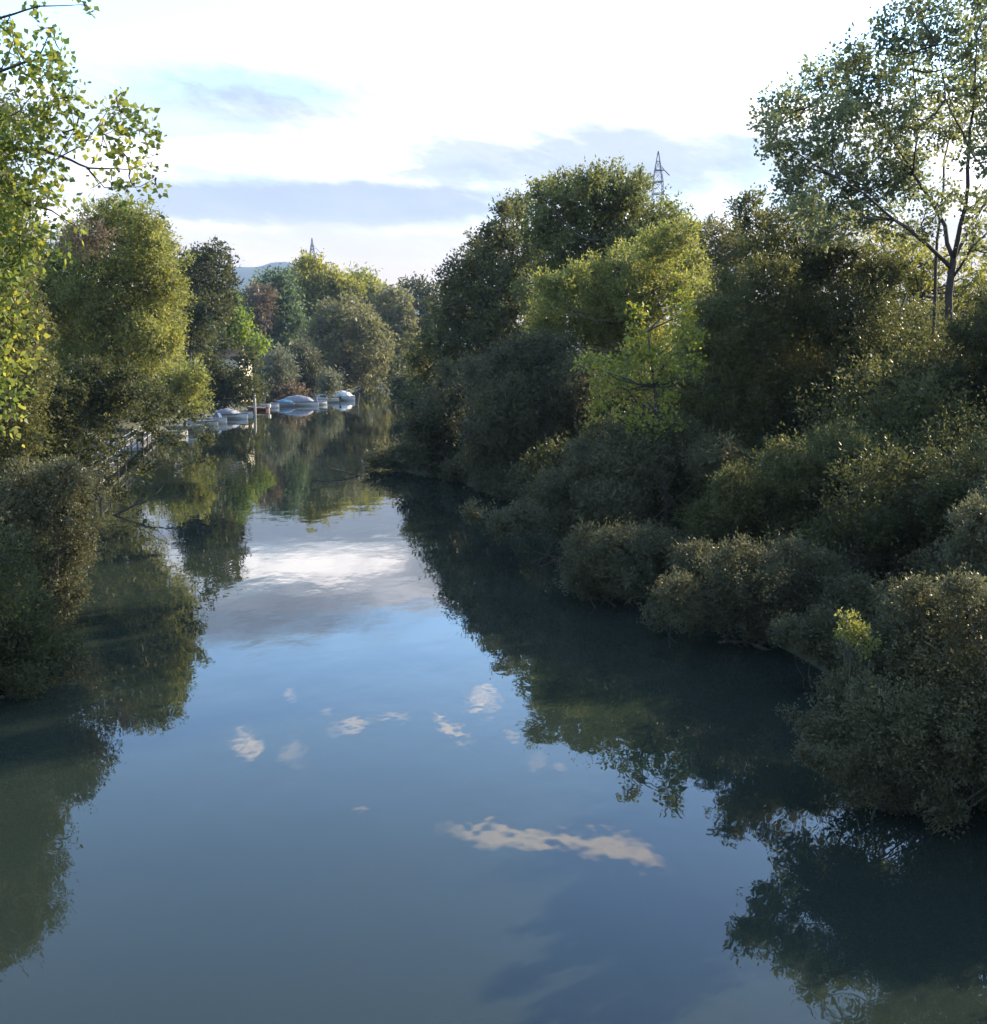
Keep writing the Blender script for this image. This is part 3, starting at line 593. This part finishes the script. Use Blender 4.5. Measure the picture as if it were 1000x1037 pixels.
def boat(label, px, py, L_, B, Hh, heading, hullm, extras, stripe=None, name='moored_boat', cat='boat'):
    q = W(px, py); r = empty(name, (q[0], q[1], 0), label, cat, 'boats moored along the left bank', rz=heading)
    rings = []
    for i in range(11):
        x = i / 10; w, s, k = sect(L_, B, Hh, x); X = (x - .5) * L_; w = max(w, .02)
        rings.append([(X, -w, s), (X, -w * .96, s * .45), (X, -w * .7, 0), (X, 0, k), (X, w * .7, 0), (X, w * .96, s * .45), (X, w, s), (X, w * .88, s - .02), (X, w * .8, s - .22), (X, -w * .8, s - .22), (X, -w * .88, s - .02)])
    MB().loft(rings).build('hull', hullm, r)
    if stripe:
        m = MB()
        for sgn in (-1, 1):
            m.tube([((i / 10 - .5) * L_, sgn * (sect(L_, B, Hh, i / 10)[0] + .015), sect(L_, B, Hh, i / 10)[1] - .05) for i in range(11)], [.045] * 11, 5)
        m.build('rub_rail', stripe, r)
    for e in extras:
        k = e[0]
        if k == 'outboard':
            o = MB().box((-L_ / 2 - .22, 0, Hh + .18), (.34, .30, .42)).box((-L_ / 2 - .16, 0, Hh - .25), (.14, .12, .6)).build('outboard_motor', e[1], r)
            MB().tube([(-L_ / 2 - .1, 0, Hh + .2), (-L_ / 2 + .35, .08, Hh + .28)], [.02, .025], 5).build('tiller', DARKM, o)
        elif k == 'tarp':   # humped cover stretched over ridge
            rg = []
            for i in range(9):
                x = e[2] + (e[3] - e[2]) * i / 8; w, s, _ = sect(L_, B, Hh, x); w += .05; X = (x - .5) * L_; t = i / 8
                hh = e[4] * (math.sin(math.pi * min(1, t * 1.1 + .08)) ** .42 if t < .92 else .12) + .04 * math.sin(i * 2.3)
                rg.append([(X, -w, s - .16)] + [(X, -w * math.cos(a), s + hh * math.sin(a) ** 1.25) for a in (0.0, .35, .75, 1.2, 1.57, 1.94, 2.39, 2.79, 3.14)] + [(X, w, s - .16)])
            MB().loft(rg, closed=False, caps=True).build('tarpaulin', e[1], r)
        elif k == 'cabin':
            w = B * .36; x0, x1 = (e[1] - .5) * L_, (e[2] - .5) * L_; z0 = Hh - .1; z1 = Hh + e[3]
            rg = [[(x0, -w, z0), (x0, w, z0), (x0, w * .85, z1), (x0, -w * .85, z1)], [(x1 - .35, -w, z0), (x1 - .35, w, z0), (x1 - .6, w * .85, z1), (x1 - .6, -w * .85, z1)],
                  [(x1, -w * .6, z0), (x1, w * .6, z0), (x1 - .5, w * .7, z1 - .05), (x1 - .5, -w * .7, z1 - .05)]]
            cb = MB().loft(rg).build('cabin', e[4], r)
            m = MB()
            for sgn in (-1, 1): m.box(((x0 + x1 - .6) / 2, sgn * (w * .93 + .012), (z0 + z1) / 2 + .1), (abs(x1 - x0 - .6) * .7, .03, (z1 - z0) * .34))
            m.build('window', GLASSD, cb)
        elif k == 'screen':
            w = B * .38; x = (e[1] - .5) * L_
            MB().loft([[(x, -w, Hh), (x + .02, -w, Hh), (x - .28, -w * .9, Hh + .5), (x - .3, -w * .9, Hh + .5)], [(x + .25, 0, Hh), (x + .27, 0, Hh), (x - .06, 0, Hh + .55), (x - .08, 0, Hh + .55)],
                       [(x, w, Hh), (x + .02, w, Hh), (x - .28, w * .9, Hh + .5), (x - .3, w * .9, Hh + .5)]]).build('windscreen', GLASSD, r)
        elif k == 'bench':
            for x in e[1]: MB().box(((x - .5) * L_, 0, Hh - .12), (.28, B * .74, .04)).build('bench', e[2], r)
        elif k == 'rail':
            m = MB(); pts = [((x - .5) * L_, sgn * sect(L_, B, Hh, x)[0] * .9, sect(L_, B, Hh, x)[1] + .38) for sgn, xs_ in ((-1, (.6, .75, .9, .98)), (1, (.98, .9, .75, .6))) for x in xs_]
            m.tube(pts, [.018] * len(pts), 5)
            for p in pts: m.tube([(p[0], p[1], p[2] - .4), p], [.014, .014], 4)
            m.build('bow_rail', STEEL, r)
        elif k == 'pole':
            MB().tube([e[1], e[2]], [.035, .025], 6).build('pole', e[3], r)
        elif k == 'fender':
            for x in e[1]:
                w, s, _ = sect(L_, B, Hh, x); MB().tube([((x - .5) * L_, -w - .09, s - .42), ((x - .5) * L_, -w - .1, s - .35), ((x - .5) * L_, -w - .1, s - .12), ((x - .5) * L_, -w - .09, s - .05)], [.04, .09, .09, .03], 7).build('fender', GEL, r)
    return r
boat('white covered boat moored farthest right, pole rising from its stern', 348, 405.5, 4.8, 2.3, .65, rad(-28), GEL, [('tarp', TARPW, .05, .97, 1.0), ('outboard', DARKM), ('pole', (-.6, .3, 1.5), (2.6, 1.6, 2.5), WOODP)], stripe=DARKM)
boat('pale cabin boat between the white boat and grey tarped boat', 329, 407.5, 4.6, 2.0, .6, rad(-170), GEL, [('cabin', .4, .85, .75, GEL), ('rail',), ('outboard', DARKM), ('fender', (.3, .6))], stripe=GELG)
boat('long boat under a high domed grey tarpaulin', 305.5, 411, 5.4, 2.1, .6, rad(-12), GEL, [('tarp', TARPG, .0, .97, .95), ('outboard', GELG)], stripe=DARKM)
boat('boat under a blue tarpaulin with pale hull', 286, 411.5, 3.4, 1.8, .5, rad(-155), GELG, [('tarp', TARPB, .08, .93, .5)], stripe=GEL)
boat('pale boat half hidden behind the blue tarped boat', 289, 406, 4.2, 1.9, .8, rad(10), GEL, [('cabin', .35, .8, .7, GELG), ('screen', .82)], stripe=None)
boat('low white launch with windscreen in front of cabin boat', 319, 410, 3.8, 1.6, .5, rad(20), GEL, [('screen', .6), ('bench', (.25, .42), WOODG), ('outboard', DARKM)], stripe=DARKM)
boat('small dark hulled boat between blue and grey covered boats', 296, 408.5, 3.2, 1.4, .5, rad(-60), DARKM, [('bench', (.3, .6), GELG), ('outboard', DARKM)], stripe=GEL)
boat('narrow pale boat behind the open white dinghy', 275, 409.5, 3.8, 1.4, .5, rad(5), GELG, [('screen', .7), ('rail',)], stripe=DARKM)
boat('little white tender behind the arched grey cover', 246, 420, 2.6, 1.2, .4, rad(-10), GEL, [('bench', (.4,), WOODG), ('outboard', DARKM)], stripe=DARKM)
boat('open white dinghy left of the blue tarped boat', 270, 413, 3.6, 1.5, .5, rad(12), GEL, [('bench', (.3, .55, .78), WOODP), ('outboard', DARKM)], stripe=REDM)
boat('small red and white boat beside the pale mooring post', 261, 416, 3.0, 1.4, .5, rad(165), REDM, [('bench', (.35, .65), WOODG), ('outboard', GEL)], stripe=GEL)
boat('boat under arched grey cover left of the mooring post', 236, 424, 3.9, 1.8, .55, rad(-20), GEL, [('tarp', TARPG, .0, .75, .6), ('rail',), ('outboard', DARKM)], stripe=DARKM)
boat('cluttered white boat with windscreen next to arched grey cover', 218, 428.5, 3.6, 1.7, .55, rad(-35), GEL, [('screen', .62), ('bench', (.25, .45), WOODG), ('outboard', DARKM), ('fender', (.35, .65))], stripe=GELG)
boat('white rowing boat on the jetty side of the cluttered boat', 208, 431, 3.2, 1.4, .45, rad(-25), GEL, [('bench', (.3, .6), WOODG)], stripe=DARKM)
boat('grey boat moored nearest the jetty under drooping leaves', 188, 437, 3.8, 1.7, .55, rad(-15), GELG, [('bench', (.3, .6), WOODP), ('outboard', DARKM), ('screen', .7)], stripe=GEL)
boat('pale skiff alongside the far end of the jetty', 172, 442, 3.2, 1.3, .42, rad(35), GELG, [('bench', (.3, .6), WOODG)], stripe=DARKM)

def post(label, px, py, top, r, m, name='mooring_post', cat='post', group=None, cap=False):
    q = W(px, py); t = P(px, top, q[1])[2]; e = empty(name, (q[0], q[1], 0), label, cat, group)
    MB().tube([(0, 0, -1.2), (.01, 0, t * .5), (-.02, 0, t)], [r, r * .97, r * .9], 8).build('pole', m, e, True)
    if cap: MB().tube([(-.02, 0, t - .02), (-.02, 0, t + .06)], [r * 1.25, r * 1.1], 8).build('cap', m, e)
    return e
post('pale thick mooring post standing in the water by the boats', 258.5, 420, 399, .16, WOODP, cap=True)
post('thin grey pole left of two others above the grey covered boat', 223.5, 418, 394, .05, STEEL, 'mooring_pole', 'pole', 'thin poles above the boats')
post('thin grey pole in the middle above the arched cover', 235, 416, 393, .05, STEEL, 'mooring_pole', 'pole', 'thin poles above the boats')
post('thin grey pole rightmost of the three, nearest the pale mooring post', 240.5, 415.5, 395, .05, STEEL, 'mooring_pole', 'pole', 'thin poles above the boats')
q = W(415, 429.2); fl = empty('float', (q[0], q[1], 0), 'tiny white float on the water by the far right bank', 'float')
MB().tube([(-.35, 0, .0), (-.3, 0, .06), (.3, 0, .08), (.4, 0, .02)], [.03, .1, .1, .04], 7).build('float_body', GEL, fl, True)
def snag(label, px, py, L_, seed, rz, h=.5):
    q = W(px, py); rr = np.random.default_rng(seed); e = empty('dead_branch', (q[0], q[1], 0), label, 'branch', rz=rz)
    pts = [np.array((i * L_ / 6, rr.normal() * .06, -.15 + h * math.sin(i / 6 * 2.2))) for i in range(7)]
    m = MB().tube(pts, [.05 - .006 * i for i in range(7)], 6)
    for i in (2, 3, 4, 5):
        d = np.array((rr.uniform(.2, .5), rr.uniform(-.5, .5), rr.uniform(.1, .5))) * L_ * .35; m.tube([pts[i], pts[i] + d * .5 + rr.normal(size=3) * .03, pts[i] + d], [.022, .014, .006], 4)
    m.build('wood', plain('driftwood', (.10,.085,.065), .9, rgb2=(.05,.042,.033), scale=7), e, True)
snag('dead branch lying in the water below the long low shrub', 790, 658, 1.3, 1, rad(170), .3)
snag('drowned branch beside the low shrub on the small point', 372, 482, 3.2, 4, rad(170), .5)
snag('bent bare branch in the water under the drooping alder', 108, 522, 3.4, 5, rad(20), .8)
# jetty: a floating walkway on piles with pipe handrails
a = W(76, 508); b = W(152, 446); d = b - a; Lj = np.linalg.norm(d); ang = math.atan2(d[1], d[0])
jt = empty('jetty', (a[0], a[1], 0), 'narrow wooden jetty with handrails under the drooping alder', 'jetty', rz=ang)
m = MB()
for i in range(int(Lj / .2)): m.box((i * .2 + .1, 0, .42), (.17, 1.1, .04))
m.build('deck', WOODG, jt)
MB().box((Lj / 2, -.5, .33), (Lj, .08, .13)).box((Lj / 2, .5, .33), (Lj, .08, .13)).build('beam', WOODG, jt)
for sgn in (-1, 1):
    for z in (.85, 1.25): MB().tube([(0, sgn * .52, z), (Lj * .5, sgn * .52, z - .03), (Lj, sgn * .52, z)], [.03] * 3, 6).build('handrail', STEEL, jt)
    for i in range(int(Lj / 4) + 1): MB().tube([(i * 4 + .1, sgn * .58, -1.5), (i * 4 + .1, sgn * .58, 1.32)], [.06, .055], 7).build('pile', WOODG, jt)
# grey slipway beside the jetty
p0 = W(108, 450, 1.0); sl = empty('slipway', (p0[0], p0[1], 0), 'grey concrete slipway behind the wooden jetty', 'slipway', rz=ang)
MB().box((0, .9, .3), (6, 2.6, 1.4)).build('slab', plain('concrete', (.30,.31,.33), .85, scale=2), sl)
MB().box((0, -.32, 1.04), (6, .12, .08)).build('curb', plain('concrete', (.3,.31,.33)), sl)
# hut
q = P(234, 365, 141); hut = empty('hut', (q[0], q[1] + 1.8, 1.4), 'sunlit cream hut glimpsed through trees above the boats', 'hut', rz=rad(72))
HW = plain('cream_plaster', (.78,.70,.52), .85, var=.1); zb = q[2] - 1.4
m = MB().loft([[(-1.6, y, 0), (1.6, y, 0), (1.6, y, zb + .4), (0, y, zb + 1.25), (-1.6, y, zb + .4)] for y in (-1.6, 1.6)]); m.build('wall', HW, hut)
m = MB()
for sgn in (-1, 1): m.loft([[(0, y, zb + 1.27), (0, y, zb + 1.37), (sgn * 1.85, y, zb + .39), (sgn * 1.85, y, zb + .29)] for y in (-1.8, 1.8)])
m.build('roof', plain('roof_tile', (.30,.17,.11), .85), hut)
wn = MB().box((-.6, -1.62, zb - .3), (.7, .06, .7)).build('window', GLASSD, hut)
MB().box((-.6, -1.665, zb - .3), (.05, .03, .7)).box((-.6, -1.665, zb - .3), (.7, .026, .05)).build('window_frame', WOODG, wn)
MB().box((.75, -1.62, 1.0), (.8, .06, 2.0)).build('door', WOODG, hut)

# pylons
def bar(m, a, b, r): m.tube([a, b], [r, r], 4)
def pylon(label, px, top, D, arms, group=None, slim=1.0):
    t = P(px, top, D); H = t[2]; e = empty('pylon', (t[0], D, 0), label, 'pylon', group)
    k_ = D / 205; hw = lambda z: slim * k_ * (.62 + (1 - z / H) * 1.6 if z < H * .88 else .81 * (1 - (z / H - .88) / .12) + .04)
    m = MB(); zs = list(np.linspace(0, H * .6, 7)) + list(np.linspace(H * .65, H * .88, 6)) + [H * .92, H * .96, H]
    for i in range(len(zs) - 1):
        z0, z1 = zs[i], zs[i + 1]; a, b = hw(z0), hw(z1)
        cs0 = [(-a, -a, z0), (a, -a, z0), (a, a, z0), (-a, a, z0)]; cs1 = [(-b, -b, z1), (b, -b, z1), (b, b, z1), (-b, b, z1)]
        for k in range(4):
            bar(m, cs0[k], cs1[k], .065 * k_); bar(m, cs0[k], cs1[(k + 1) % 4], .03 * k_); bar(m, cs0[(k + 1) % 4], cs1[k], .03 * k_); bar(m, cs1[k], cs1[(k + 1) % 4], .04 * k_)
    m.build('mast', STEELP, e)
    for (fz, ln) in arms:
        ln = ln * k_; z = H * fz; m = MB(); s = 1 if ln > 0 else -1; w = hw(z)
        for yy in (-w, w):
            bar(m, (-s * w, yy, z), (s * abs(ln), 0, z), .08); bar(m, (s * w, yy, z + .7 * k_), (s * abs(ln), 0, z), .045)
        ar = m.build('arm', STEELP, e)
        i_ = MB().tube([(s * abs(ln), 0, z), (s * (abs(ln) + .9 * k_), 0, z - .9 * k_)], [.10, .10], 6).build('insulator', INS, ar)
    return e
STEELP = plain('pylon_steel', (.20,.20,.22), .6, metal=.3); INS = plain('insulator_brown', (.16,.12,.10), .4)
pylon('large lattice pylon rising behind the broad poplar', 667, 153, 205, [(.925, 1.2), (.878, -1.75), (.83, 1.2)])
pylon('small distant lattice pylon above the yellow-green tree', 316, 241, 520, [(.925, .8), (.878, -.9), (.83, .8)], slim=.5)
# pale hut glimpsed on the right bank
q = P(727, 306, 75); rh = empty('hut', (q[0], q[1], 2.0), 'pale roofed hut glimpsed between the right bank trees', 'hut', rz=rad(-15))
zt = q[2] - 2.0
MB().box((0, 0, zt / 2 - .2), (3.6, 3, zt - .4)).build('wall', plain('grey_plaster', (.45,.42,.38), .9), rh)
MB().loft([[(x, -1.8, zt - .4), (x, -1.8, zt - .3), (x, 0, zt + .35), (x, 1.8, zt - .3), (x, 1.8, zt - .4), (x, 0, zt + .25)] for x in (-2.1, 2.1)]).build('roof', plain('pale_roof', (.62,.58,.56), .6), rh)

# ------------------------------------------------------------------ haze
def hz(t, b):
    t.nodes.remove(b); v = nd(t, 'ShaderNodeVolumePrincipled'); v.inputs['Color'].default_value = (.50, .70, 1.0, 1)
    v.inputs['Density'].default_value = 1.2e-4; v.inputs['Anisotropy'].default_value = 0.0
    t.links.new(v.outputs[0], t.nodes['Material Output'].inputs['Volume'])
hb = MB().box((0, 0, 160), (7440, 7440, 328)).build('haze', mat('haze_air', hz)); hb['kind'] = 'stuff'
